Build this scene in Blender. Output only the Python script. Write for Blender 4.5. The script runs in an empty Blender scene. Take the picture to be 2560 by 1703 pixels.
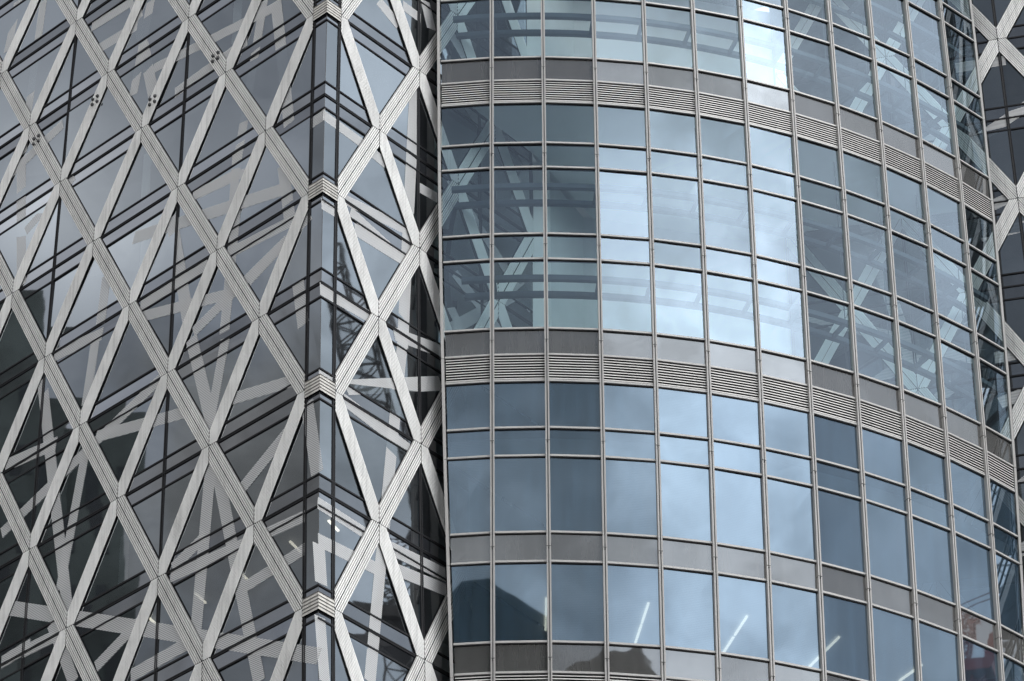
import bpy, math, random
from mathutils import Vector
random.seed(7)
R = math.radians
C = bpy.context.scene.collection
sc = bpy.context.scene
EYE = 1.6

# ------------------------------------------------------------------ camera
cam_d = bpy.data.cameras.new('camera')
cam = bpy.data.objects.new('camera', cam_d)
C.objects.link(cam)
cam.location = (0, 0, EYE)
cam.rotation_euler = (math.pi/2 + 0.6854949749, 0, 0)
cam_d.sensor_width = 36
cam_d.lens = 8003.12/2560*36
cam_d.clip_start = 0.5
cam_d.clip_end = 6000
sc.camera = cam

# ------------------------------------------------------------------ exposure, sky, sun
sc.view_settings.view_transform = 'Standard'
sc.view_settings.look = 'None'
sc.view_settings.exposure = 0
sc.view_settings.gamma = 1

SUN_AZ = R(56)      # from the -Y axis towards +X
SUN_EL = R(63)
world = bpy.data.worlds.new('World')
sc.world = world
world.use_nodes = True
wn = world.node_tree
wn.nodes.clear()


class NT:
    """small helper to write node graphs as expressions"""
    def __init__(s, tree): s.t = tree
    def n(s, kind, **kw):
        o = s.t.nodes.new(kind)
        for k, v in kw.items(): setattr(o, k, v)
        return o
    def put(s, sock, v):
        if hasattr(v, 'is_linked'): s.t.links.new(v, sock)
        else: sock.default_value = v
    def m(s, op, a, b=0.0, c=0.0, clamp=False):
        o = s.n('ShaderNodeMath', operation=op, use_clamp=clamp)
        s.put(o.inputs[0], a); s.put(o.inputs[1], b); s.put(o.inputs[2], c)
        return o.outputs[0]
    def mix(s, f, a, b):
        o = s.n('ShaderNodeMix', data_type='RGBA')
        s.put(o.inputs[0], f); s.put(o.inputs[6], a); s.put(o.inputs[7], b)
        return o.outputs[2]
    def ss(s, v, a, b, lo=0.0, hi=1.0):
        o = s.n('ShaderNodeMapRange', interpolation_type='SMOOTHSTEP')
        s.put(o.inputs[0], v); o.inputs[1].default_value = a; o.inputs[2].default_value = b
        o.inputs[3].default_value = lo; o.inputs[4].default_value = hi
        return o.outputs[0]
    def noise(s, vec, scale, detail=4.0, rough=0.5, dist=0.0):
        o = s.n('ShaderNodeTexNoise')
        if vec is not None: s.t.links.new(vec, o.inputs['Vector'])
        o.inputs['Scale'].default_value = scale; o.inputs['Detail'].default_value = detail
        o.inputs['Roughness'].default_value = rough; o.inputs['Distortion'].default_value = dist
        return o.outputs[0]


W = NT(wn)
sky = W.n('ShaderNodeTexSky', sky_type='NISHITA', sun_disc=False, sun_elevation=SUN_EL, sun_rotation=math.pi - SUN_AZ,
          air_density=1.0, dust_density=1.5, ozone_density=2.0)
tc = W.n('ShaderNodeTexCoord')
sep = W.n('ShaderNodeSeparateXYZ')
wn.links.new(tc.outputs['Generated'], sep.inputs[0])
az = W.m('MULTIPLY', W.m('ARCTAN2', sep.outputs[0], W.m('MULTIPLY', sep.outputs[1], -1.0)), 57.29578)   # degrees, 0 behind the camera, + to the right
el = W.m('MULTIPLY', W.m('ARCSINE', sep.outputs[2]), 57.29578)


def lobe(a0, e0, sa, se):
    x = W.m('DIVIDE', W.m('SUBTRACT', az, a0), sa); y = W.m('DIVIDE', W.m('SUBTRACT', el, e0), se)
    r2 = W.m('ADD', W.m('MULTIPLY', x, x), W.m('MULTIPLY', y, y))
    return W.m('EXPONENT', W.m('MULTIPLY', r2, -1.0))


n_big = W.noise(tc.outputs['Generated'], 5.0, 7.0, 0.55, 0.4)
n_mid = W.noise(tc.outputs['Generated'], 12.0, 8.0, 0.6, 0.6)
n_fine = W.noise(tc.outputs['Generated'], 38.0, 6.0, 0.6, 0.8)
cl = W.m('ADD', W.m('ADD', W.m('MULTIPLY', n_big, 0.55), W.m('MULTIPLY', n_mid, 0.28)), W.m('MULTIPLY', n_fine, 0.17))
cl = W.ss(cl, 0.37, 0.61, 0.5, 1.5)
# broad brightness of the overcast: bright break in the cloud ahead-right of the sun, dark bank to the left and behind
def band_az(a, b, c, d): return W.m('MULTIPLY', W.ss(az, a, b), W.ss(az, c, d, 1.0, 0.0))
base = W.m('ADD', W.ss(az, -60, -20, 2.2, 2.0), W.m('MULTIPLY', W.m('MULTIPLY', band_az(6, 22, 45, 51), W.m('SUBTRACT', 1.0, W.m('MULTIPLY', W.ss(el, 38.2, 41.5, 0.0, 0.68), W.ss(az, 32, 40, 1.0, 0.0)))), W.ss(el, 29, 37, 17.0, 31.0)))
base = W.m('ADD', base, W.m('MULTIPLY', W.m('MULTIPLY', band_az(40, 44, 47, 62), W.ss(el, 36, 42)), 6.0))
base = W.m('ADD', base, W.m('MULTIPLY', W.m('MULTIPLY', W.ss(az, 48, 60), 8.0), W.ss(el, 29, 37, 0.72, 1.0)))
base = W.m('ADD', base, W.m('MULTIPLY', lobe(88.5, 39, 5, 6), 4.5))
base = W.m('ADD', base, W.m('MULTIPLY', lobe(-91.5, 38.8, 2.6, 1.9), 3.2))
base = W.m('ADD', base, W.m('MULTIPLY', lobe(-2, 28.5, 16, 5), 7.0))
base = W.m('ADD', base, W.m('MULTIPLY', W.ss(el, 50, 75), 20.0))
base = W.m('ADD', base, W.m('MULTIPLY', W.ss(el, 20, 25, 1.0, 0.0), W.ss(az, -70, 30, 22.0, 47.0)))  # horizon band raised to light the braces, below the reflected part of the sky
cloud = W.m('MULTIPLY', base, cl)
warm = W.mix(W.ss(az, -60, 0), (1.0, 1.02, 1.05, 1), (0.87, 0.98, 1.10, 1))
warm = W.mix(W.ss(el, 18, 26, 1.0, 0.0), warm, (1.01, 1.0, 0.98, 1))
ccol = W.n('ShaderNodeVectorMath', operation='SCALE')
wn.links.new(warm, ccol.inputs[0]); wn.links.new(cloud, ccol.inputs[3])
cover = W.ss(n_big, 0.40, 0.56, 1.0, 0.78)
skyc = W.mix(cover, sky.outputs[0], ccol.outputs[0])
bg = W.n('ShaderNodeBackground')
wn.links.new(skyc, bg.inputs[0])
bg.inputs[1].default_value = 0.1
wo = W.n('ShaderNodeOutputWorld')
wn.links.new(bg.outputs[0], wo.inputs[0])

sun_d = bpy.data.lights.new('sun', 'SUN')
sun_d.energy = 1.5
sun_d.angle = R(20)
sun_d.color = (1.0, 0.965, 0.92)
sun = bpy.data.objects.new('sun', sun_d)
C.objects.link(sun)
sdir = Vector((math.sin(SUN_AZ)*math.cos(SUN_EL), -math.cos(SUN_AZ)*math.cos(SUN_EL), math.sin(SUN_EL)))
sun.rotation_euler = sdir.to_track_quat('Z', 'Y').to_euler()
sun.location = sdir*300


# ------------------------------------------------------------------ materials
def new_mat(name):
    m = bpy.data.materials.new(name)
    m.use_nodes = True
    m.node_tree.nodes.clear()
    return m, NT(m.node_tree)


def finish(m, t, shader):
    o = t.n('ShaderNodeOutputMaterial')
    t.t.links.new(shader, o.inputs[0])
    return m


def paint(name, col, rough=0.45, metal=0.0, var=0.08, vscale=0.6, streak=0.0, spec=0.5, tone=0.0):
    m, t = new_mat(name)
    tcd = t.n('ShaderNodeTexCoord')
    nz = t.noise(tcd.outputs['Object'], vscale, 6.0, 0.6)
    f = t.ss(nz, 0.3, 0.7, 1.0 - var, 1.0 + var)
    if streak > 0:
        mp = t.n('ShaderNodeMapping'); mp.inputs['Scale'].default_value = (9, 9, 0.35)
        t.t.links.new(tcd.outputs['Object'], mp.inputs[0])
        st = t.noise(mp.outputs[0], 1.0, 5.0, 0.65)
        f = t.m('MULTIPLY', f, t.ss(st, 0.42, 0.72, 1.0, 1.0 - streak))
    if tone > 0:
        f = t.m('MULTIPLY', f, t.ss(t.n('ShaderNodeObjectInfo').outputs['Random'], 0, 1, 1 - tone, 1 + tone))
    v = t.n('ShaderNodeVectorMath', operation='SCALE')
    v.inputs[0].default_value = col
    t.t.links.new(f, v.inputs[3])
    b = t.n('ShaderNodeBsdfPrincipled')
    t.t.links.new(v.outputs[0], b.inputs['Base Color'])
    b.inputs['Roughness'].default_value = rough
    b.inputs['Metallic'].default_value = metal
    b.inputs['Specular IOR Level'].default_value = spec
    return finish(m, t, b.outputs[0])


def glass(name, refl, tint, body, transmit, grad=1.0, wob=0.0016, wscale=0.55, lines=0.0, line_col=(0.5, 0.55, 0.6), streak=1.0, vary=0.08):
    """coated facade glass: mirror reflection over a tinted, partly see-through body"""
    m, t = new_mat(name)
    tcd = t.n('ShaderNodeTexCoord')
    oi = t.n('ShaderNodeObjectInfo')
    off = t.n('ShaderNodeVectorMath', operation='MULTIPLY_ADD')
    t.t.links.new(tcd.outputs['Object'], off.inputs[0])
    off.inputs[1].default_value = (1, 1, 1)
    rv = t.n('ShaderNodeCombineXYZ')
    t.put(rv.inputs[0], t.m('MULTIPLY', oi.outputs['Random'], 37.0))
    t.t.links.new(rv.outputs[0], off.inputs[2])
    nz = t.noise(off.outputs[0], wscale, 1.5, 0.4)
    bp = t.n('ShaderNodeBump')
    bp.inputs['Strength'].default_value = 1.0
    bp.inputs['Distance'].default_value = wob
    t.t.links.new(nz, bp.inputs['Height'])
    gl = t.n('ShaderNodeBsdfGlossy')
    gl.inputs['Roughness'].default_value = 0.015
    gl.inputs['Color'].default_value = (*refl[1], 1)
    t.t.links.new(bp.outputs[0], gl.inputs['Normal'])
    tr = t.n('ShaderNodeBsdfTransparent')
    tr.inputs['Color'].default_value = (*tint, 1)
    df = t.n('ShaderNodeBsdfDiffuse')
    # faint dirt, run down the pane
    mp = t.n('ShaderNodeMapping'); mp.inputs['Scale'].default_value = (3.5, 3.5, 0.22)
    t.t.links.new(off.outputs[0], mp.inputs[0])
    dirt = t.noise(mp.outputs[0], 1.0, 4.0, 0.6)
    v = t.n('ShaderNodeVectorMath', operation='SCALE')
    v.inputs[0].default_value = body
    t.put(v.inputs[3], t.ss(dirt, 0.35, 0.75, 1.0 - 0.25*streak, 1.0 + 0.5*streak))
    t.t.links.new(v.outputs[0], df.inputs['Color'])
    mx = t.n('ShaderNodeMixShader')
    mx.inputs[0].default_value = transmit
    t.t.links.new(df.outputs[0], mx.inputs[1]); t.t.links.new(tr.outputs[0], mx.inputs[2])
    sh = mx.outputs[0]
    if lines > 0:
        s2 = t.n('ShaderNodeSeparateXYZ'); t.t.links.new(tcd.outputs['Object'], s2.inputs[0])
        fr = t.m('FRACT', t.m('MULTIPLY', s2.outputs[2], 1/0.062))
        on = t.m('MULTIPLY', t.m('GREATER_THAN', fr, 0.55), lines)
        dl = t.n('ShaderNodeBsdfDiffuse'); dl.inputs['Color'].default_value = (*line_col, 1)
        m3 = t.n('ShaderNodeMixShader')
        t.put(m3.inputs[0], on)
        t.t.links.new(sh, m3.inputs[1]); t.t.links.new(dl.outputs[0], m3.inputs[2])
        sh = m3.outputs[0]
    lw = t.n('ShaderNodeLayerWeight'); lw.inputs[0].default_value = 0.25
    f = t.m('ADD', refl[0], t.m('MULTIPLY', lw.outputs[0], grad*(1 - refl[0])), clamp=True)
    f = t.m('MULTIPLY', f, t.ss(oi.outputs['Random'], 0, 1, 1 - vary, 1 + vary))
    m2 = t.n('ShaderNodeMixShader')
    t.put(m2.inputs[0], f)
    t.t.links.new(sh, m2.inputs[1]); t.t.links.new(gl.outputs[0], m2.inputs[2])
    return finish(m, t, m2.outputs[0])


def frit(name, col, cover, dirs):
    """white dots printed on glass: hatched, half covering"""
    m, t = new_mat(name)
    tcd = t.n('ShaderNodeTexCoord')
    dp = t.n('ShaderNodeVectorMath', operation='DOT_PRODUCT')
    t.t.links.new(tcd.outputs['Object'], dp.inputs[0]); dp.inputs[1].default_value = dirs
    fr = t.m('FRACT', dp.outputs[1])
    on = t.ss(t.m('ABSOLUTE', t.m('SUBTRACT', fr, 0.5)), 0.12, 0.32, cover - 0.2, cover + 0.2)
    df = t.n('ShaderNodeBsdfDiffuse'); df.inputs['Color'].default_value = (*col, 1)
    tr = t.n('ShaderNodeBsdfTransparent')
    mx = t.n('ShaderNodeMixShader')
    t.put(mx.inputs[0], on)
    t.t.links.new(tr.outputs[0], mx.inputs[1]); t.t.links.new(df.outputs[0], mx.inputs[2])
    return finish(m, t, mx.outputs[0])


def lamp_mat(name, col, s):
    m, t = new_mat(name)
    e = t.n('ShaderNodeEmission'); e.inputs[0].default_value = (*col, 1); e.inputs[1].default_value = s
    return finish(m, t, e.outputs[0])


MT = dict(
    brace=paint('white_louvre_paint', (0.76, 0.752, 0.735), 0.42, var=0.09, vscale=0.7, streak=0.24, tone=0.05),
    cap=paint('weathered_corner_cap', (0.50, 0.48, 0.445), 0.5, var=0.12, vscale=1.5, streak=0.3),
    groove=paint('shaded_groove_paint', (0.35, 0.343, 0.33), 0.6, var=0.1),  # shade inside the rib grooves is put into this darker colour
    gap=paint('dark_gap', (0.018, 0.018, 0.02), 0.7, var=0.1, spec=0.1),  # dark joints, plus painted shade on brace sides and louvre undersides
    black=paint('black_frame_and_shadow', (0.014, 0.014, 0.016), 0.5, var=0.12, spec=0.15),  # frames, plus the painted shadow strip under the curved facade's transoms
    alu=paint('brushed_aluminium', (0.345, 0.334, 0.322), 0.42, metal=0.0, var=0.05, streak=0.10),
    alu_dark=paint('shaded_groove_metal', (0.065, 0.065, 0.065), 0.5, var=0.1),  # shade of the grooves put into the colour; also bolts and seams
    louvre=paint('louvre_blade_metal', (0.49, 0.475, 0.455), 0.45, var=0.06, vscale=1.2, streak=0.10),
    soffit=paint('ceiling_board', (0.70, 0.72, 0.71), 0.7, var=0.03),
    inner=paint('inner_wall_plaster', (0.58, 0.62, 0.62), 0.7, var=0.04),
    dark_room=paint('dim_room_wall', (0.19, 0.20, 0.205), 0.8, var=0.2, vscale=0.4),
    slab=paint('floor_slab_concrete', (0.24, 0.245, 0.25), 0.8, var=0.15),
    steel=paint('blue_grey_steel', (0.055, 0.07, 0.085), 0.5, var=0.06),
    blind=paint('pale_blind_cloth', (0.75, 0.80, 0.79), 0.8, var=0.05),
    column=paint('pale_column_cladding', (0.78, 0.80, 0.775), 0.55, var=0.04),
    wing_glass=glass('smoked_grey_glass', (0.22, (0.93, 0.985, 1.02)), (0.50, 0.54, 0.56), (0.035, 0.038, 0.042), 0.75, grad=0.6, vary=0.22),
    wing_narrow=glass('smoked_grey_narrow_glass', (0.21, (0.95, 0.97, 1.0)), (0.3, 0.32, 0.34), (0.028, 0.03, 0.034), 0.4, grad=0.6, vary=0.22),
    hall_glass=glass('clear_blue_glass', (0.25, (0.86, 0.96, 1.05)), (0.81, 0.945, 0.99), (0.05, 0.065, 0.08), 0.96, grad=0.45),
    class_glass=glass('fine_lined_blue_glass', (0.27, (0.81, 0.955, 1.08)), (0.55, 0.66, 0.72), (0.022, 0.042, 0.064), 0.28, grad=0.55, wob=0.0009, lines=0.16, line_col=(0.10, 0.14, 0.18)),
    spandrel=glass('grey_spandrel_glass', (0.19, (1, 0.99, 0.98)), (0.3, 0.3, 0.3), (0.075, 0.0745, 0.073), 0.0, grad=0.5, wob=0.003, wscale=0.8, streak=0.3),
    frit=frit('white_dot_print', (0.60, 0.60, 0.60), 0.56, (6.0, 5.0, 15.0)),
    tube=lamp_mat('lit_tube', (1.0, 0.9, 0.72), 3.6),
    asphalt=paint('asphalt', (0.05, 0.05, 0.052), 0.9, var=0.25, vscale=0.3),
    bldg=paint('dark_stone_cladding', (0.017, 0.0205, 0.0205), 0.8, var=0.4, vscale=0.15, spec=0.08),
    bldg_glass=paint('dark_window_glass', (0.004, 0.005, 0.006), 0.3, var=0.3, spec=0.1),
    roofing=paint('grey_roof_metal', (0.12, 0.12, 0.12), 0.6, var=0.2),
    crane_dark=paint('dark_crane_steel', (0.05, 0.047, 0.047), 0.6, var=0.15),
    crane_red=paint('red_crane_paint', (0.20, 0.022, 0.02), 0.5, var=0.15),
)


# ------------------------------------------------------------------ mesh builder and tags
class MB:
    def __init__(s): s.v = []; s.f = []; s.mi = []
    def poly(s, pts, mi=0):
        i = len(s.v); s.v += [tuple(p) for p in pts]; s.f.append(list(range(i, i + len(pts)))); s.mi.append(mi)
    def hexa(s, a, b, mi=0):
        """a: four points, b: the four matching points of the opposite face"""
        i = len(s.v); s.v += [tuple(p) for p in a] + [tuple(p) for p in b]
        for q in ((3, 2, 1, 0), (4, 5, 6, 7), (0, 1, 5, 4), (1, 2, 6, 5), (2, 3, 7, 6), (3, 0, 4, 7)):
            s.f.append([i + k for k in q]); s.mi.append(mi)
    def bar(s, p, q, w, h=None, up=(0, 0, 1), mi=0):
        p, q = Vector(p), Vector(q); h = h or w
        d = (q - p).normalized(); u = Vector(up)
        if abs(d.dot(u)) > 0.95: u = Vector((1, 0, 0))
        x = d.cross(u).normalized()*(w/2); y = x.cross(d).normalized()*(h/2)
        s.hexa([p - x - y, p + x - y, p + x + y, p - x + y], [q - x - y, q + x - y, q + x + y, q - x + y], mi)
    def prism(s, plan, z0, z1, mi=0):
        n = len(plan)
        s.poly([(x, y, z1) for x, y in plan], mi); s.poly([(x, y, z0) for x, y in reversed(plan)], mi)
        for k in range(n):
            (a, b), (c, d) = plan[k], plan[(k + 1) % n]
            s.poly([(a, b, z0), (c, d, z0), (c, d, z1), (a, b, z1)], mi)
    def build(s, name, mats, parent=None):
        me = bpy.data.meshes.new(name)
        base = WORLD_LOC.get(parent.name, Vector()) if parent else Vector()
        me.from_pydata([tuple(Vector(p) - base) for p in s.v], [], s.f)
        for m in (mats if isinstance(mats, (list, tuple)) else [mats]): me.materials.append(m)
        me.polygons.foreach_set('material_index', s.mi)
        me.update()
        o = bpy.data.objects.new(name, me)
        C.objects.link(o)
        if parent:
            o.parent = parent
            WORLD_LOC[o.name] = base
        return o


WORLD_LOC = {}


def thing(name, label, cat, loc, group=None):
    o = bpy.data.objects.new(name, None)
    o.empty_display_size = 0.5
    C.objects.link(o)
    o.location = loc; o['label'] = label; o['category'] = cat
    if group: o['group'] = group
    WORLD_LOC[o.name] = Vector(loc)
    return o


def structure(name, mb, mat):
    o = mb.build(name, mat); o['kind'] = 'structure'; return o


def clip(poly, x0, x1, y0, y1):
    def cut(ps, f):
        out = []
        for k in range(len(ps)):
            a, b = ps[k], ps[(k + 1) % len(ps)]; fa, fb = f(a), f(b)
            if fa >= 0: out.append(a)
            if (fa >= 0) != (fb >= 0):
                t = fa/(fa - fb); out.append((a[0] + (b[0] - a[0])*t, a[1] + (b[1] - a[1])*t))
        return out
    for f in (lambda p: p[0] - x0, lambda p: x1 - p[0], lambda p: p[1] - y0, lambda p: y1 - p[1]):
        poly = cut(poly, f)
        if len(poly) < 3: return []
    return poly


CP_, SP_ = math.cos(0.6854949749), math.sin(0.6854949749)


def in_view(P, margin=0.12):
    """is a world point inside the photograph (plus a margin)?  used only to leave out what nobody sees"""
    x, y, z = P[0], P[1], P[2] - EYE
    zc = y*CP_ + z*SP_; yc = -y*SP_ + z*CP_
    u = 8003.0*x/zc/1280; v = 8003.0*yc/zc/851
    return abs(u) < 1 + margin and abs(v) < 1 + margin


# ------------------------------------------------------------------ the common geometry of the complex
H = 4.0                              # storey height
ZV = 86.37855 + EYE                  # level v = 0 ; level v lies at ZV - 4 v
ZM = 59.98149 + EYE


def lev(v): return ZV - v*H


def apex(z):
    t = z - ZM
    return Vector((-5.940755767 - 0.028855293*t + 0.000396958*t*t, 78.40475090 - 0.047010544*t + 0.000416499*t*t, z))


T1, T2 = 0.726646421703773, 0.8030347780348012
U1 = Vector((-math.cos(T1), math.sin(T1), 0)); N1 = Vector((-math.sin(T1), -math.cos(T1), 0))
U2 = Vector((math.cos(T2), math.sin(T2), 0)); N2 = Vector((math.sin(T2), -math.cos(T2), 0))
A1, A2, CH = 2.1487093565999493, 1.897282965868056, 0.6733
T3 = R(13)
U3 = Vector((math.cos(T3), -math.sin(T3), 0)); N3 = Vector((-math.sin(T3), -math.cos(T3), 0))
A3 = 2.15


DG = 0.08           # the glass lies this far behind the louvred faces of the braces
def F1(u, z, d=0.0): return apex(z) + U1*u + N1*(d - DG)
def F2(u, z, d=0.0): return apex(z) + U2*u + N2*(d - DG)
def F3(u, z, d=0.0):
    t = z - ZV
    return Vector((18.553 + 0.001*t, 87.416 - 0.0219*t, z)) + U3*u + N3*(d - DG)


def cyl(k, z, dr=0.0):
    t = z - ZM
    r = 24.235532 + 0.0495476*t - 0.00088855*t*t + dr
    th = -0.064619198 + k*0.07259652
    return Vector((0.951776 - 0.00287084*t + r*math.sin(th), 105.783862 - 0.0068405*t - r*math.cos(th), z))


def k_left(z):
    pts = ((83.6, -1.04), (73.1, -0.96), (63.6, -0.84), (55.35, -0.70), (45, -0.45))
    if z >= pts[0][0]: return -1.04 - 0.004*(z - 83.6)
    for (a, p), (b, q) in zip(pts, pts[1:]):
        if z >= b: return p + (q - p)*(a - z)/(a - b)
    return -0.45


def k_right(z):
    pts = ((93, 11.04), (89.85, 11.02), (78.35, 10.93), (68.35, 10.85), (61.35, 10.74), (45, 10.45))
    if z >= 93: return 11.04
    for (a, p), (b, q) in zip(pts, pts[1:]):
        if z >= b: return p + (q - p)*(a - z)/(a - b)
    return 10.45


# ------------------------------------------------------------------ diagrid facade parts
BW = 0.575          # width of a brace
NRIB = 8


def brace(S, u0, u1, z0, z1, rising, parent, name='brace', proud=0.08, indoor=False):
    """one louvred brace between two nodes, mitred to its cell; S(u,z,d) is the facade"""
    g = 0.014
    m = MB()
    du, dz = u1 - u0, z1 - z0
    ax, ay = (u0, z0) if rising else (u0, z1)
    bx, by = (u1, z1) if rising else (u1, z0)
    L = math.hypot(du, dz)
    ex, ey = (bx - ax)/L, (by - ay)/L
    nx, ny = -ey, ex
    rect = (u0 + g, u1 - g, z0 + g, z1 - g)

    def strip(t0, t1, d0, d1, mi):
        q = [(ax - ex*2 + nx*t0, ay - ey*2 + ny*t0), (bx + ex*2 + nx*t0, by + ey*2 + ny*t0),
             (bx + ex*2 + nx*t1, by + ey*2 + ny*t1), (ax - ex*2 + nx*t1, ay - ey*2 + ny*t1)]
        q = clip(q, *rect)
        if len(q) < 3: return
        def dep(p):
            if t1 == t0: return d0
            tt = ((p[0] - ax)*nx + (p[1] - ay)*ny - t0)/(t1 - t0)
            return d0 + (d1 - d0)*min(1, max(0, tt))
        m.poly([S(p[0], p[1], dep(p)) for p in q], mi)

    def wall(t, d0, d1, mi):
        eps = 1e-4
        q = clip([(ax - ex*2 + nx*t, ay - ey*2 + ny*t), (bx + ex*2 + nx*t, by + ey*2 + ny*t),
                  (bx + ex*2 + nx*(t + eps), by + ey*2 + ny*(t + eps)), (ax - ex*2 + nx*(t + eps), ay - ey*2 + ny*(t + eps))], *rect)
        if len(q) < 3: return
        s = sorted(q, key=lambda p: (p[0] - ax)*ex + (p[1] - ay)*ey)
        a, b = s[0], s[-1]
        m.poly([S(*a, d0), S(*b, d0), S(*b, d1), S(*a, d1)], mi)

    w = BW/NRIB
    for r in range(NRIB):
        t = -BW/2 + r*w
        wide = 0.60
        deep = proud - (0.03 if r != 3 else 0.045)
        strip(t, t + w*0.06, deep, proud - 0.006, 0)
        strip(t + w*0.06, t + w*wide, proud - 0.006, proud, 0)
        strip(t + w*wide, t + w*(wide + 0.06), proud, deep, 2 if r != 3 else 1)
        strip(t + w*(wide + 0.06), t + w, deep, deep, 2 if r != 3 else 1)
    wall(-BW/2, 0.02, proud - 0.03, 1); wall(BW/2, 0.02, proud - 0.03, 1)  # near-black sides paint in the shade along the brace edges
    # body behind: dark edges and back
    strip(-BW/2 - 0.012, BW/2 + 0.012, 0.045, 0.045, 1)
    # end caps at the node seams
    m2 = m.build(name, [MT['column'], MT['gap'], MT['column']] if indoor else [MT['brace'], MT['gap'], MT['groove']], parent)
    return m2


def pane(S, u0, u1, z0, z1, mat, parent, name, tilt=0.004, d=0.0):
    a, b, c = (random.uniform(-tilt, tilt) for _ in range(3))
    m = MB()
    m.poly([S(u0, z0, d + a + b), S(u1, z0, d - a + b), S(u1, z1, d - a - b + c*0.3), S(u0, z1, d + a - b)])
    return m.build(name, mat, parent)


def hbar(S, u0, u1, z, h, d, parent=None, mb=None, mi=0, db=-0.03):
    m = mb or MB()
    ua, ub = (uc(db), uc(d)) if u0 is None else (u0, u0)
    m.hexa([S(ua, z - h/2, db), S(u1, z - h/2, db), S(u1, z + h/2, db), S(ua, z + h/2, db)],
           [S(ub, z - h/2, d), S(u1, z - h/2, d), S(u1, z + h/2, d), S(ub, z + h/2, d)], mi)
    return m


def vbar(S, u, z0, z1, w, d, mb, mi=0, db=-0.03, step=4.0):
    n = max(1, int(round((z1 - z0)/step)))
    for i in range(n):
        a, b = z0 + (z1 - z0)*i/n, z0 + (z1 - z0)*(i + 1)/n
        mb.hexa([S(u - w/2, a, db), S(u + w/2, a, db), S(u + w/2, b, db), S(u - w/2, b, db)],
                [S(u - w/2, a, d), S(u + w/2, a, d), S(u + w/2, b, d), S(u - w/2, b, d)], mi)


def band(S, u0, z0, u1, z1, w, parent, d=0.012):
    m = MB()
    L = math.hypot(u1 - u0, z1 - z0); nx, ny = -(z1 - z0)/L*w/2, (u1 - u0)/L*w/2
    n = max(1, int(L/4))
    for i in range(n):
        a = (u0 + (u1 - u0)*i/n, z0 + (z1 - z0)*i/n); b = (u0 + (u1 - u0)*(i + 1)/n, z0 + (z1 - z0)*(i + 1)/n)
        m.poly([S(a[0] - nx, a[1] - ny, d), S(b[0] - nx, b[1] - ny, d), S(b[0] + nx, b[1] + ny, d), S(a[0] + nx, a[1] + ny, d)])
    return m.build('printed_band', MT['frit'], parent)


def uc(d): return (DG - d)*0.96     # where the set-back planes of the two left faces meet


OFF = 0.58          # outer transoms sit this far above and below each level
VT, VB = -2, 9      # highest and lowest level built in detail
ZT, ZB = lev(VT), lev(VB)


def cell_visible(S, u0, u1, z0, z1):
    return any(in_view(S(u0 + (u1 - u0)*a/4, z0 + (z1 - z0)*b/4)) for a in range(5) for b in range(5))


def facade(S, cols, mull, ustart, parity, parent, step, node0=0):
    """cols: column indices of the cells; a node stands at column i, level v where (i+v+parity) is even"""
    for i in cols:
        ua, ub = ustart + i*step, ustart + (i + 1)*step
        for v in range(VT, VB):
            zt, zb = lev(v), lev(v + 1)
            if not cell_visible(S, ua, ub, zb, zt): continue
            brace(S, ua, ub, zb, zt, (i + v + parity) % 2 != 0, parent, indoor=(S is F2 and i >= 3) or (S is F3 and i < -1))
    for a, b in zip(mull, mull[1:]):
        ua, ub = ustart + a*step, ustart + b*step
        for v in range(VT, VB):
            zt, zb = lev(v), lev(v + 1)
            if not cell_visible(S, ua, ub, zb - 0.6, zt + 0.6): continue
            pane(S, ua + 0.05, ub - 0.05, zb + OFF + 0.02, zt - OFF - 0.02, MT['wing_glass'], parent, 'window_pane', 0.016)
            pane(S, ua + 0.05, ub - 0.05, zt - OFF + 0.02, zt - 0.04, MT['wing_narrow'], parent, 'narrow_pane', 0.004)
            pane(S, ua + 0.05, ub - 0.05, zt + 0.04, zt + OFF - 0.02, MT['wing_narrow'], parent, 'narrow_pane', 0.004)
    for a in mull:
        u = ustart + a*step
        m = MB()
        vbar(S, u - 0.038, ZB, ZT, 0.046, 0.03, m, 0)
        vbar(S, u + 0.038, ZB, ZT, 0.046, 0.03, m, 0)
        vbar(S, u, ZB, ZT, 0.026, 0.008, m, 1)
        m.build('mullion', [MT['black'], MT['alu_dark']], parent)


# ------------------------------------------------------------------ setting
g = MB()
g.poly([(-2500, -2500, 0), (2500, -2500, 0), (2500, 2500, 0), (-2500, 2500, 0)])
structure('ground', g, MT['asphalt'])

# ------------------------------------------------------------------ left wing: faceted diagrid tower
wing = thing('diagrid_tower', 'sharp-cornered grey glass tower with white crisscross braces, left of the curved facade',
             'tower', (-8.0, 90.0, 0.0))
NI = 9
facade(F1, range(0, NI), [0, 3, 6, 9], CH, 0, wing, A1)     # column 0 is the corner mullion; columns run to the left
facade(F2, range(0, 5), [0, 2, 3.6, 5], CH, 0, wing, A2)

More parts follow.
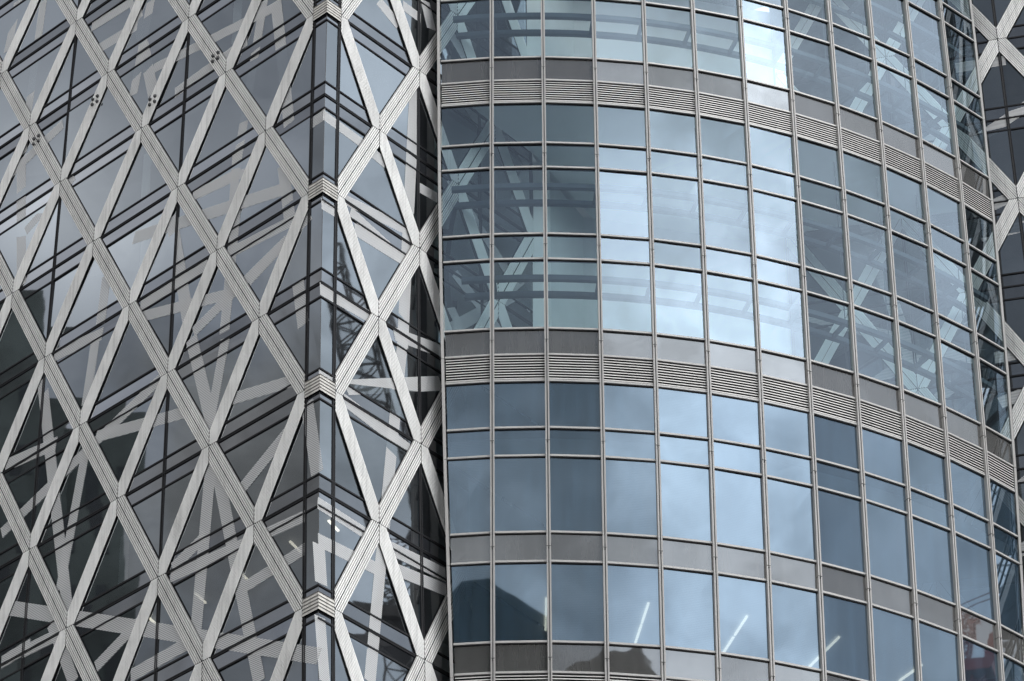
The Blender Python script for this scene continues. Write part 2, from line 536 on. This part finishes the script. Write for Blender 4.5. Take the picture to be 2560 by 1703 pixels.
# corner panes and wrapped transoms, corner louvre bands
for v in range(VT, VB):
    zt, zb = lev(v), lev(v + 1)
    for S in (F1, F2):
        pane(S, uc(0) + 0.012, CH - 0.05, zb + OFF + 0.02, zt - OFF - 0.02, MT['wing_glass'], wing, 'corner_pane', 0.002)
        for a, b in ((zt - OFF + 0.02, zt - 0.03), (zt + 0.03, zt + OFF - 0.02)):
            pane(S, uc(0) + 0.012, CH - 0.05, a, b, MT['wing_narrow'], wing, 'corner_pane', 0.002)
for v in range(VT, VB + 1):
    z = lev(v)
    for dz, h in ((-OFF, 0.056), (0, 0.05), (OFF, 0.056)):
        m = MB()
        zz = z + dz
        for S, ue in ((F1, CH + NI*A1), (F2, CH + 5*A2)):
            if dz == 0:
                hbar(S, None, ue, zz + 0.031, 0.040, 0.036, mb=m); hbar(S, None, ue, zz - 0.031, 0.040, 0.036, mb=m)
                hbar(S, None, ue, zz, 0.026, 0.01, mb=m, mi=1)
            else:
                hbar(S, None, ue, zz, h, 0.036, mb=m)
        m.build('transom', [MT['black'], MT['alu_dark']], wing)
    if v % 2 == 0:
        m = MB()
        for S in (F1, F2):
            n = 5; hh = 0.62/n
            def q(a0, d0, a1, d1, mi): m.poly([S(uc(d0), a0, d0), S(CH, a0, d0), S(CH, a1, d1), S(uc(d1), a1, d1)], mi)
            for r in range(n):
                a = z - 0.31 + r*hh
                q(a, 0.08, a + hh*0.62, 0.075, 0); q(a + hh*0.62, 0.075, a + hh*0.68, 0.05, 1)
                q(a + hh*0.68, 0.05, a + hh*0.95, 0.05, 2); q(a + hh*0.95, 0.05, a + hh, 0.08, 0)
            for a in (z - 0.31, z + 0.31):
                m.poly([S(uc(0.02), a, 0.02), S(CH, a, 0.02), S(CH, a, 0.08), S(uc(0.08), a, 0.08)], 1)
        m.build('corner_band', [MT['cap'], MT['gap'], MT['groove']], wing)
m = MB()
for i in range(VB - VT):
    a, b = lev(VT + i + 1), lev(VT + i)
    e = uc(0) + 0.011; m.hexa([F1(e, a), F1(e, b), F2(e, b), F2(e, a)], [F1(e + .04, a, -0.05), F1(e + .04, b, -0.05), F2(e + .04, b, -0.05), F2(e + .04, a, -0.05)])
m.build('corner_seam', MT['alu_dark'], wing)

BANDS1 = [(15.82, 90.59, 16.05, 82.82), (17.43, 91.65, 17.7, 89.11), (10.33, 86.98, 8.85, 81.45), (9.38, 86.36, 9.94, 82.02), (2.64, 81.95, 1.75, 75.69), (3.26, 82.36, 4.34, 74.69), (12.69, 87.16, 10.39, 87.02), (12.18, 85.71, 10.02, 85.55), (8.95, 82.69, 2.74, 81.7), (7.66, 80.72, 4.01, 80.94), (6.41, 75.2, 3.39, 74.72), (1.62, 74.98, 0.02, 75.11), (9.34, 75.01, 1.84, 72.9), (3.45, 69.85, 0.62, 71.07), (1.99, 74.03, 0.84, 66.67), (4.26, 75.89, 4.33, 73.79), (6.02, 69.13, 1.72, 70.63), (7.43, 74.85, 6.26, 69.55), (4.19, 73.21, 4.51, 68.33), (8.75, 71.65, 5.49, 71.66), (6.37, 75.21, 4.22, 74.94), (4.17, 71.56, 1.26, 71.29), (16.77, 82.16, 13.82, 82.99), (15.38, 78.72, 12.89, 79.89), (16.06, 82.39, 15.32, 76.14), (9.08, 71.31, 4.11, 69.75), (10.78, 71.93, 10.63, 74.06), (13.13, 71.86, 10.63, 71.5), (10.97, 71.49, 11.24, 68.83), (13.68, 71.1, 11.49, 60.72), (11.04, 67.09, 11.94, 61.68), (15.19, 65.41, 7.36, 68.03), (15.26, 68.25, 12.65, 67.89), (10.61, 67.15, 6.1, 65.92), (6.1, 68.92, 4.92, 64.77), (4.45, 68.05, 5.07, 64.67), (4.71, 63.29, 2.52, 54.25), (4.91, 63.39, 5.39, 56.76), (3.94, 65.36, 1.25, 64.68), (3.42, 61.66, 1.41, 62.85), (6.61, 59.78, 0.64, 59.29), (6.52, 60.06, 5.05, 60.62), (14.87, 62.34, 0.02, 54.07), (9.94, 57.92, 7.76, 58.83), (8.26, 56.88, 5.5, 56.97), (3.31, 57.89, 0.63, 58.1), (13.57, 60.04, 11.86, 59.96), (0.62, 63.5, 0.13, 60.58), (12.22, 60.54, 10.96, 57.8), (14.65, 60.09, 13.25, 60.16)]
BANDS2 = [(0.02, 75.06, 1.98, 74.95), (2.29, 74.86, 2.91, 74.77), (2.51, 82.0, 3.49, 81.52), (3.69, 82.62, 4.57, 82.6), (4.31, 79.08, 3.73, 67.55), (1.06, 72.03, 3.85, 72.48), (1.32, 71.67, 3.75, 71.1), (1.52, 71.06, 3.95, 71.13), (0.02, 71.22, 0.63, 71.25), (0.02, 67.7, 2.24, 67.84), (4.53, 74.72, 5.43, 74.8), (4.78, 83.61, 5.12, 82.45), (1.19, 64.44, 5.5, 66.99), (3.74, 67.83, 2.18, 54.18), (1.09, 63.92, 4.0, 63.53), (0.02, 59.48, 2.04, 59.38), (0.05, 58.15, 2.69, 58.34), (3.17, 59.38, 5.53, 59.58), (3.26, 58.7, 5.57, 59.03), (0.07, 58.0, 0.18, 56.65), (0.13, 55.48, 0.33, 53.34), (0.02, 64.25, 0.71, 64.26), (3.33, 67.78, 5.52, 68.31),
          (6.0, 76.0, 10.0, 72.6), (6.2, 72.0, 9.6, 70.0), (6.0, 69.5, 9.8, 73.5), (6.0, 83.0, 10.0, 79.2), (6.4, 80.4, 9.5, 78.0), (6.0, 70.4, 8.5, 66.8)]
for k, (a, b, c, d) in enumerate(BANDS1): band(F1, a, b, c, d, 0.44 + 0.1*((k*7) % 5)/5, wing, 0.004 + 0.0003*k)
for k, (a, b, c, d) in enumerate(BANDS2): band(F2, a, b, c, d, 0.44 + 0.1*((k*7) % 5)/5, wing, 0.004 + 0.0003*k)

# four-bolt access anchors on some braces
for u, z in ((5.51, 81.03), (11.96, 82.94), (8.74, 80.96), (15.18, 82.95)):
    for a in (-0.13, 0.13):
        for b in (-0.13, 0.13):
            m = MB()
            m.hexa([F1(u + a - 0.05, z + b - 0.05, 0.08), F1(u + a + 0.05, z + b - 0.05, 0.08), F1(u + a + 0.05, z + b + 0.05, 0.08), F1(u + a - 0.05, z + b + 0.05, 0.08)],
                   [F1(u + a - 0.04, z + b - 0.04, 0.16), F1(u + a + 0.04, z + b - 0.04, 0.16), F1(u + a + 0.04, z + b + 0.04, 0.16), F1(u + a - 0.04, z + b + 0.04, 0.16)])
            m.build('anchor_bolt', MT['alu_dark'], wing)


# pale blinds hanging just inside a few panes
for u, za, zb in ((4.8, 81.5, 83.7), (9.1, 76.6, 78.9), (11.28, 69.2, 71.5), (9.07, 60.6, 62.6), (8.92, 73.1, 74.9)):
    m = MB()
    m.hexa([F1(u - 0.2, za, -0.20), F1(u + 0.2, za, -0.20), F1(u + 0.2, zb, -0.20), F1(u - 0.2, zb, -0.20)],
           [F1(u - 0.2, za, -0.16), F1(u + 0.2, za, -0.16), F1(u + 0.2, zb, -0.16), F1(u - 0.2, zb, -0.16)])
    m.build('window_blind', MT['blind'], wing)


def wing_plan(z, d1, d2, u1, u2):
    """plan of the left wing set back d behind its two faces"""
    a = F1(u1, z, -d1); b = F2(u2, z, -d2)
    # corner where the two set-back faces meet
    p, q = F1(0, z, -d1), F2(0, z, -d2)
    # solve p + s U1 = q + t U2
    det = U1.x*(-U2.y) - (-U2.x)*U1.y
    rx, ry = q.x - p.x, q.y - p.y
    s = (rx*(-U2.y) - (-U2.x)*ry)/det
    c = p + U1*s
    back = Vector((-4.0, 104.0, z))
    return [(a.x, a.y), (c.x, c.y), (b.x, b.y), (back.x, back.y), (a.x + 5, a.y + 6)]


for v in range(VT, VB + 1):
    z = lev(v)
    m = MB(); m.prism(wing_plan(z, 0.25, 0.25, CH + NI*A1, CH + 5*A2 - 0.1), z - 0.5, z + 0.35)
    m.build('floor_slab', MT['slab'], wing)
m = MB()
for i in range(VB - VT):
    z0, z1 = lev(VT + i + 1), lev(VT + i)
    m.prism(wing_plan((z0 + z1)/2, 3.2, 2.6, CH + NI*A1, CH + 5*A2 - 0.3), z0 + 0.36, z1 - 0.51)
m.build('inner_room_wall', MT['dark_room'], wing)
# lamps under the ceilings of the lower storeys
for u, z in ((2.1, 57.5), (6.3, 57.6), (4.4, 57.7), (0.45, 57.5), (8.4, 57.5)):
    zc = lev(7) - 0.62 if z > 57 else z
    m = MB(); m.bar(F1(u - 0.1, zc, -0.7), F1(u + 0.05, zc, -1.3), 0.07, 0.05)
    m.build('ceiling_lamp', MT['tube'], wing)
# lower shaft and crown, out of the picture
for name, zz0, zz1 in (('tower_shaft', 0.0, ZB), ('tower_crown', ZT, ZT + 30)):
    m = MB()
    p = wing_plan(zz1 if zz0 == 0 else zz0, -0.02, -0.02, CH + NI*A1, CH + 2.4*A2)
    m.prism(p, zz0, zz1); m.build(name, MT['dark_room'], wing)

# ------------------------------------------------------------------ right wing
wing3 = thing('diagrid_tower', 'dark glass tower with white crisscross braces, a sliver behind the right edge of the curve', 'tower', (20.0, 92.0, 0.0))
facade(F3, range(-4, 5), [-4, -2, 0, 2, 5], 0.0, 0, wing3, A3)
for v in range(VT, VB + 1):
    z = lev(v)
    for dz in (-OFF, 0, OFF):
        m = hbar(F3, -4*A3, 5*A3, z + dz, 0.06, 0.036)
        m.build('transom', MT['black'], wing3)
    m = MB()
    pl = [F3(-4*A3, z, -0.25), F3(5*A3, z, -0.25), F3(5*A3, z, -6), F3(-4*A3, z, -6)]
    m.prism([(p.x, p.y) for p in pl], z - 0.5, z + 0.35); m.build('floor_slab', MT['slab'], wing3)
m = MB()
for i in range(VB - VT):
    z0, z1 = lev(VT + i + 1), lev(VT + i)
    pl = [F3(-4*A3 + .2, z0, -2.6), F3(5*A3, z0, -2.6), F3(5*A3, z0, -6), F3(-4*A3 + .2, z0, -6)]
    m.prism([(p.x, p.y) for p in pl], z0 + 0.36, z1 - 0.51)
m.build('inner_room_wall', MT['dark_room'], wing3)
BANDS3 = [(-1.6, 82.9, 1.6, 85.0), (-1.7, 79.6, 1.8, 80.9), (-1.5, 78.5, 2, 78.9), (-1.7, 86.9, 0.2, 86.9), (0.6, 86.6, 2, 86.9), (-1.5, 72.9, 2, 73.0), (-1.5, 70.9, 2, 72.0), (-1.6, 66.9, 1.5, 69.2),
          (-1.5, 64.6, 2, 66.2), (-1.3, 63.0, 2, 61.8), (-8, 80, -2.2, 84), (-8, 76, -2.2, 73), (-7, 86, -3, 79), (-8, 71, -2.2, 75), (-7.5, 68, -3, 72), (-6, 82, -4, 71)]
for k, (a, b, c, d) in enumerate(BANDS3): band(F3, a, b, c, d, 0.5, wing3, 0.004 + 0.0003*k)
for name, zz0, zz1 in (('tower_shaft', 0.0, ZB), ('tower_crown', ZT, ZT + 30)):
    pl = [F3(-0.4, ZM, 0.02), F3(2*A3, ZM, 0.02), F3(2*A3, ZM, -12), F3(-0.4, ZM, -12)]
    m = MB(); m.prism([(p.x, p.y) for p in pl], zz0, zz1); m.build(name, MT['dark_room'], wing3)

# ------------------------------------------------------------------ curved glass facade between them
hall = thing('curved_glass_tower', 'rounded blue glass tower with grey louvre bands between the two braced towers', 'tower', (4.0, 95.0, 0.0))
ROWS = []       # (kind, z_low, z_high)
E = EYE
zs = [('louvre', 88.79, 89.83), ('hall', 86.93, 88.79), ('hall_n', 85.88, 86.93), ('hall', 82.95, 85.88), ('hall_n', 81.86, 82.95), ('hall', 78.91, 81.86),
      ('spandrel', 77.82, 78.91), ('louvre', 76.79, 77.82), ('hall', 74.92, 76.79), ('hall_n', 73.82, 74.92), ('hall', 70.89, 73.82), ('hall_n', 69.81, 70.89),
      ('hall', 66.90, 69.81), ('spandrel', 65.83, 66.90), ('louvre', 64.78, 65.83), ('class', 62.93, 64.78), ('class_n', 61.84, 62.93), ('class', 58.95, 61.84),
      ('spandrel', 57.87, 58.95), ('class', 54.98, 57.87), ('spandrel', 53.91, 54.98), ('louvre', 52.87, 53.91), ('class', 50.0, 52.87)]
zs = [(k, a + E, b + E) for k, a, b in zs]
KC = list(range(-1, 11))
zmin, zmax = zs[-1][1], zs[0][2]


def facet(k):
    def S(s, z, d=0.0):
        a, b = cyl(k, z), cyl(k + 1, z)
        t = (b - a); n = Vector((t.y, -t.x, 0)).normalized()
        return a + t*s + n*d
    return S


def srange(k, z):
    s0, s1 = 0.0, 1.0
    if k == -1: s0 = k_left(z) + 1
    if k == 10: s1 = k_right(z) - 10
    return s0, s1


for kind, za, zb in zs:
    for k in KC:
        S = facet(k)
        if not any(in_view(S(s, z)) for s in (0, .5, 1) for z in (za, zb)): continue
        (a0, a1), (b0, b1) = srange(k, za), srange(k, zb)
        e = 0.03
        if kind == 'louvre':
            m = MB()
            n = 9; hh = (zb - za - 0.10)/n
            for r in range(n):
                z0 = za + 0.06 + r*hh
                def q(z, d):
                    s0, s1 = srange(k, z)
                    return S(s0 + e, z, d), S(s1 - e, z, d)
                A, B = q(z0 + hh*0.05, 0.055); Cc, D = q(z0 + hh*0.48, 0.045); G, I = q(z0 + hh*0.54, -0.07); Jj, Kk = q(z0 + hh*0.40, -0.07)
                m.poly([A, B, D, Cc], 0); m.poly([Cc, D, I, G], 1); m.poly([A, B, Kk, Jj], 1)  # blade undersides and backs blackened to stand for their shade
            m.poly([S(a0 + e, za, -0.08), S(a1 - e, za, -0.08), S(b1 - e, zb, -0.08), S(b0 + e, zb, -0.08)], 1)
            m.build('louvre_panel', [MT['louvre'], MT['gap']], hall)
            continue
        name, mat, tilt = {'hall': ('window_pane', 'hall_glass', 0.011), 'hall_n': ('narrow_pane', 'hall_glass', 0.006), 'class': ('window_pane', 'class_glass', 0.009),
                           'class_n': ('narrow_pane', 'class_glass', 0.006), 'spandrel': ('spandrel_panel', 'spandrel', 0.006)}[kind]
        if kind == 'spandrel' and zb < 58: tilt = 0.001
        ta, tb, td = (random.uniform(-tilt, tilt) for _ in range(3))
        m = MB()
        m.poly([S(a0 + e, za + 0.03, ta + tb), S(a1 - e, za + 0.03, -ta + tb), S(b1 - e, zb - 0.03, -ta - tb + td*.3), S(b0 + e, zb - 0.03, ta - tb)])
        m.build(name, MT[mat], hall)

# transoms wrap round the facets at every row line
lines = [zs[0][2]] + [z[1] for z in zs]
for z in lines:
    m = MB()
    for k in KC:
        S = facet(k); s0, s1 = srange(k, z)
        m.hexa([S(s0 + 0.02, z - 0.042, -0.06), S(s1 - 0.02, z - 0.042, -0.06), S(s1 - 0.02, z + 0.042, -0.06), S(s0 + 0.02, z + 0.042, -0.06)],
               [S(s0 + 0.02, z - 0.036, 0.075), S(s1 - 0.02, z - 0.036, 0.075), S(s1 - 0.02, z + 0.042, 0.065), S(s0 + 0.02, z + 0.042, 0.065)], 0)
        m.hexa([S(s0 + 0.02, z - 0.066, -0.06), S(s1 - 0.02, z - 0.066, -0.06), S(s1 - 0.02, z - 0.0425, -0.06), S(s0 + 0.02, z - 0.0425, -0.06)],
               [S(s0 + 0.02, z - 0.066, 0.03), S(s1 - 0.02, z - 0.066, 0.03), S(s1 - 0.02, z - 0.0425, 0.03), S(s0 + 0.02, z - 0.0425, 0.03)], 1)  # black strip imitates the shadow below the transom
    m.build('transom', [MT['alu'], MT['black']], hall)

# mullions: twin fins with a dark groove, jointed at every storey
for k in range(0, 11):
    m = MB(); brackets = []
    zz = sorted([lev(v) for v in range(VT + 1, VB + 1)] + [zmin, zmax])
    zz = [z for z in zz if zmin <= z <= zmax]
    th = -0.064619198 + k*0.07259652
    n = Vector((math.sin(th), -math.cos(th), 0)); t = Vector((n.y*-1, n.x, 0))
    for a, b in zip(zz, zz[1:]):
        sub = 2
        for q in range(sub):
            z0 = a + (b - a)*q/sub + (0.014 if q == 0 else 0); z1 = a + (b - a)*(q + 1)/sub - (0.014 if q == sub - 1 else 0)
            P0, P1 = cyl(k, z0), cyl(k, z1)
            for o0, o1, d0, d1, mi in ((-0.068, -0.018, -0.08, 0.13, 0), (0.018, 0.068, -0.08, 0.13, 0), (-0.0178, 0.0178, -0.08, 0.095, 1)):
                m.hexa([P0 + t*o0 + n*d0, P0 + t*o1 + n*d0, P0 + t*o1 + n*d1, P0 + t*o0 + n*d1],
                       [P1 + t*o0 + n*d0, P1 + t*o1 + n*d0, P1 + t*o1 + n*d1, P1 + t*o0 + n*d1], mi)
        P0 = cyl(k, a)
        m.hexa([P0 + t*-0.05 + n*0.0 + Vector((0, 0, -0.013)), P0 + t*0.05 + Vector((0, 0, -0.013)), P0 + t*0.05 + n*0.11 + Vector((0, 0, -0.013)), P0 + t*-0.05 + n*0.11 + Vector((0, 0, -0.013))],
               [P0 + t*-0.05 + Vector((0, 0, 0.013)), P0 + t*0.05 + Vector((0, 0, 0.013)), P0 + t*0.05 + n*0.11 + Vector((0, 0, 0.013)), P0 + t*-0.05 + n*0.11 + Vector((0, 0, 0.013))], 2)
        # little bracket under the joint
        c = P0 + n*0.14 + Vector((0, 0, -0.05))
        bk = MB(); brackets.append((a, bk))
        bk.hexa([c - t*0.016 - Vector((0, 0, .03)), c + t*0.016 - Vector((0, 0, .03)), c + t*0.016 + Vector((0, 0, .03)), c - t*0.016 + Vector((0, 0, .03))],
               [c - t*0.016 - n*0.045 - Vector((0, 0, .03)), c + t*0.016 - n*0.045 - Vector((0, 0, .03)), c + t*0.016 - n*0.045 + Vector((0, 0, .03)), c - t*0.016 - n*0.045 + Vector((0, 0, .03))], 0)
    mu = m.build('mullion', [MT['alu'], MT['alu_dark'], MT['gap']], hall)
    for a, bk in brackets:
        if in_view(cyl(k, a)): bk.build('joint_bracket', MT['gap'], mu)

# edge trims where the curve meets the wings
for kf, side in ((k_left, -1), (k_right, 1)):
    m = MB()
    zz = sorted([lev(v) - 0.6 for v in range(VT + 1, VB + 1)] + [zmin, zmax])
    zz = [z for z in zz if zmin <= z <= zmax]
    for a, b in zip(zz, zz[1:]):
        P0, P1 = cyl(kf(a + 0.008), a + 0.008), cyl(kf(b - 0.008), b - 0.008)
        w = Vector((side*0.10, 0, 0)); dpt = Vector((0, 0.5, 0)); fr = Vector((0, -0.10, 0))
        if side < 0: q = [P0 + fr, P0 + fr + w, P0 + w + dpt, P0 + dpt]; r = [P1 + fr, P1 + fr + w, P1 + w + dpt, P1 + dpt]
        else: q = [P0 + fr, P0 + fr + w*0.8, P0 + w*0.8 + dpt*0.4, P0 + dpt*0.4]; r = [P1 + fr, P1 + fr + w*0.8, P1 + w*0.8 + dpt*0.4, P1 + dpt*0.4]
        m.hexa(q, r, 0)
        # solid black strip standing in for the shadow gap next to the trim
        o = Vector((side*0.012, 0.09, 0))
        q2 = [p + (w if side < 0 else w*0.8) + o for p in (P0 + fr, P0 + fr + w*0.12, P0 + dpt*0.3 + w*0.12, P0 + dpt*0.3)]
        r2 = [p + (w if side < 0 else w*0.8) + o for p in (P1 + fr, P1 + fr + w*0.12, P1 + dpt*0.3 + w*0.12, P1 + dpt*0.3)]
        m.hexa(q2, r2, 1)
    m.build('edge_trim', [MT['alu'], MT['gap']], hall)


# inside the curved part: slabs with pale soffits, back wall, column, ring trusses, lamps
def hall_plan(z, inset):
    kl, kr = k_left(z), k_right(z)
    ks = [kl + 0.05] + list(range(0, 11)) + [kr - 0.05]
    front = [cyl(k, z, -inset) for k in ks]
    b1 = F2(CH + 5*A2, z, 0.3); b2 = F3(-3.6*A3, z, 0.5); b3 = F3(-1.75, z, 0.35); b0 = F2(CH + 2.9*A2, z, 0.45)
    return [(p.x, p.y) for p in front] + [(b3.x, b3.y), (b2.x, b2.y), (5.0, 91.5), (b1.x, b1.y), (b0.x, b0.y)]


for v in (-1, 2, 5, 6, 7, 8):
    z = lev(v)
    m = MB(); m.prism(hall_plan(z, 0.32), z - 0.45, z + 0.40)
    m.build('floor_slab', MT['soffit'], hall)
m = MB()
for v0, v1 in ((2, -1), (5, 2), (6, 5), (7, 6), (8, 7), (9, 8)):
    z0, z1 = lev(v0) + 0.41, lev(v1) - 0.46
    b1 = F2(CH + 5*A2 + 0.6, z0, 0.0); b2 = F3(-3.7*A3, z0, 0.3)
    m.prism([(b1.x, b1.y), (b1.x + 1.3, b1.y + 2.2), (b2.x, b2.y + 0.5), (b2.x, b2.y + 0.9), (b1.x + 0.8, b1.y + 2.8), (b1.x - 0.3, b1.y + 0.3)], z0, z1)
m.build('back_wall', MT['inner'], hall)
m = MB(); m.prism([(-1, 89), (-1, 97), (14, 97), (14, 91.2), (13.6, 91.2), (13.6, 96.6), (-0.6, 96.6), (-0.6, 89)], lev(VB), lev(VT))
m.build('rear_wall', MT['inner'], hall)
m = MB()
for v0, v1 in ((2, -1), (5, 2)):
    z0, z1 = lev(v0) + 0.41, lev(v1) - 0.46
    c = F2(CH + 5*A2 + 0.25, (z0 + z1)/2, 0.12)
    m.prism([(c.x - 0.30, c.y - 0.2), (c.x + 0.25, c.y - 0.2), (c.x + 0.35, c.y + 0.5), (c.x - 0.2, c.y + 0.5)], z0, z1)
m.build('column', MT['column'], hall)
for v in (0, 1, 3, 4):
    z = lev(v) - 1.0
    m = MB()
    for dr in (-0.45, -1.30):
        for k in range(-4, 54):
            ka, kb = k/5, (k + 1)/5
            if ka < k_left(z) + 0.15: continue
            m.bar(cyl(ka, z, dr), cyl(kb, z, dr), 0.16, 0.20)
    for k in range(0, 11):
        m.bar(cyl(k + 0.02, z, -0.36), cyl(k + 0.02, z, -1.38), 0.12, 0.14)
        m.bar(cyl(k + 0.02, z + 0.1, -0.45), cyl(k + 0.02, z + 3.2, -0.45), 0.03, 0.03)
    m.build('ring_truss', MT['steel'], hall)
for j in range(5):
    kk = 0.97 + 2.03*j
    z = lev(7) - 0.50
    m = MB(); m.bar(cyl(kk, z, -2.0), cyl(kk, z, -3.15), 0.07, 0.05); m.build('ceiling_lamp', MT['tube'], hall)
    m = MB(); m.bar(cyl(kk, z, -3.25), cyl(kk, z, -4.3), 0.07, 0.05); m.build('ceiling_lamp', MT['tube'], hall)
m = MB()
for v in (5, 6, 7, 8):
    z0, z1 = lev(v + 1) + 0.41, lev(v) - 0.46
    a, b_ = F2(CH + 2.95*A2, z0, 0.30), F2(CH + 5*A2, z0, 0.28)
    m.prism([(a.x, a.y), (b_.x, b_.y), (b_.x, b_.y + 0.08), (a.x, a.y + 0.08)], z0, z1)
m.build('added_partition', MT['dark_room'], hall)  # added to hide the lamps mirrored in the wing glass behind
# plain shaft below and above the picture
for name, zz0, zz1 in (('tower_shaft', 0.0, zmin - 0.05), ('tower_crown', zmax + 0.05, zmax + 24)):
    m = MB(); m.prism(hall_plan(zmin if zz0 == 0 else zmax, 0.05), zz0, zz1); m.build(name, MT['spandrel'], hall)


# ------------------------------------------------------------------ the city across the street: seen only as reflections in the glass
def lattice(m, p, q, w, bay, mi=0, t=0.16):
    p, q = Vector(p), Vector(q); d = (q - p); L = d.length; d.normalize()
    up = Vector((0, 0, 1)) if abs(d.z) < 0.9 else Vector((1, 0, 0))
    x = d.cross(up).normalized()*(w/2); y = x.cross(d).normalized()*(w/2)
    cs = [x + y, x - y, -x - y, y - x]
    for c in cs: m.bar(p + c, q + c, t, mi=mi)
    n = max(1, int(L/bay))
    for i in range(n):
        a, b = p + d*(L*i/n), p + d*(L*(i + 1)/n)
        for k in range(4):
            c0, c1 = cs[k], cs[(k + 1) % 4]
            m.bar(a + c0, b + c1, t*0.55, mi=mi); m.bar(a + c1, b + c0, t*0.55, mi=mi); m.bar(b + c0, b + c1, t*0.6, mi=mi)


def crane(label, base, h, tip, mat, deck, w):
    c = thing('tower_crane', label, 'crane', base)
    bx, by, _ = base
    m = MB(); lattice(m, (bx, by, 0), (bx, by, h), w*1.1, w*1.4); m.build('mast', mat, c)
    m = MB(); lattice(m, (bx, by + 1.0, h + 2.2), tip, w, w*0.8, t=0.068*w); m.build('jib', mat, c)
    m = MB(); m.hexa([(bx - deck, by - deck*2.0, h), (bx + deck, by - deck*2.0, h), (bx + deck, by + deck, h), (bx - deck, by + deck, h)],
                     [(bx - deck, by - deck*2.0, h + 1.1), (bx + deck, by - deck*2.0, h + 1.1), (bx + deck, by + deck, h + 1.1), (bx - deck, by + deck, h + 1.1)])
    m.build('slewing_deck', mat, c)
    m = MB(); m.hexa([(bx - 0.9, by + 0.6, h + 1.12), (bx + 0.9, by + 0.6, h + 1.12), (bx + 0.9, by + 2.4, h + 1.12), (bx - 0.9, by + 2.4, h + 1.12)],
                     [(bx - 0.8, by + 0.6, h + 3.2), (bx + 0.8, by + 0.6, h + 3.2), (bx + 0.8, by + 2.0, h + 3.2), (bx - 0.8, by + 2.0, h + 3.2)])
    m.build('cab', mat, c)
    m = MB(); lattice(m, (bx, by - deck, h + 1.1), (bx, by - deck*0.5, h + 8.5), 1.2, 1.2, t=0.18); m.build('tower_top', mat, c)
    m = MB()
    for o in (-0.5, 0.5): m.bar((bx + o, by - deck*0.5, h + 8.5), Vector(tip) + Vector((o, 0, 0)), 0.07)
    m.build('stay_cable', mat, c)
    return c


crane('dark lattice tower crane reflected in the grey glass beside the tower corner', (118.0, 80.5, 0.0), 136.0, (118.0, 72.8, 174.0), MT['crane_dark'], 2.2, 2.8)
crane('red tower crane reflected in the lower right panes of the curved facade', (187.0, 52.6, 0.0), 152.0, (187.0, 64.0, 165.0), MT['crane_red'], 1.7, 1.2)


def slot_windows(parent, pts, w, h, nrm, mat):
    for p in pts:
        p = Vector(p); n = Vector(nrm); t = Vector((-n.y, n.x, 0))
        m = MB(); m.hexa([p - t*w/2 - n*.1, p + t*w/2 - n*.1, p + t*w/2 - n*.1 + Vector((0, 0, h)), p - t*w/2 - n*.1 + Vector((0, 0, h))],
                         [p - t*w/2 + n*.05, p + t*w/2 + n*.05, p + t*w/2 + n*.05 + Vector((0, 0, h)), p - t*w/2 + n*.05 + Vector((0, 0, h))])
        m.build('window', mat, parent)


b = thing('office_building', 'dark stepped office tower reflected in the lower left grey glass', 'building', (-135.0, 108.0, 0.0))
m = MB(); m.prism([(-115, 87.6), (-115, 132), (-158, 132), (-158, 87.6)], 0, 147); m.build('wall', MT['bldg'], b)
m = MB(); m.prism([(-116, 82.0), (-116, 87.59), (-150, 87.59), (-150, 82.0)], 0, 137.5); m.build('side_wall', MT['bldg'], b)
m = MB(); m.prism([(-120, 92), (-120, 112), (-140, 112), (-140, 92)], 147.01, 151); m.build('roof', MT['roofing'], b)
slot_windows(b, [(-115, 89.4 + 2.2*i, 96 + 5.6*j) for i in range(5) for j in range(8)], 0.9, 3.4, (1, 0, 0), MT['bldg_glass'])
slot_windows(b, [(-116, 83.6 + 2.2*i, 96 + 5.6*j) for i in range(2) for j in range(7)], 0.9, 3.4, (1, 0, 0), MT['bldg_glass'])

b = thing('office_building', 'dark tower with a sloped roof reflected in the lowest panes of the curved facade', 'building', (-10.0, -75.0, 0.0))
def slab_y(prof, y0, y1, name, mat):
    m = MB(); n = len(prof)
    m.poly([(x, y0, z) for x, z in prof]); m.poly([(x, y1, z) for x, z in reversed(prof)])
    for k in range(n):
        (a, c), (d, e) = prof[k], prof[(k + 1) % n]
        m.poly([(a, y0, c), (d, y0, e), (d, y1, e), (a, y1, c)])
    return m.build(name, mat, b)
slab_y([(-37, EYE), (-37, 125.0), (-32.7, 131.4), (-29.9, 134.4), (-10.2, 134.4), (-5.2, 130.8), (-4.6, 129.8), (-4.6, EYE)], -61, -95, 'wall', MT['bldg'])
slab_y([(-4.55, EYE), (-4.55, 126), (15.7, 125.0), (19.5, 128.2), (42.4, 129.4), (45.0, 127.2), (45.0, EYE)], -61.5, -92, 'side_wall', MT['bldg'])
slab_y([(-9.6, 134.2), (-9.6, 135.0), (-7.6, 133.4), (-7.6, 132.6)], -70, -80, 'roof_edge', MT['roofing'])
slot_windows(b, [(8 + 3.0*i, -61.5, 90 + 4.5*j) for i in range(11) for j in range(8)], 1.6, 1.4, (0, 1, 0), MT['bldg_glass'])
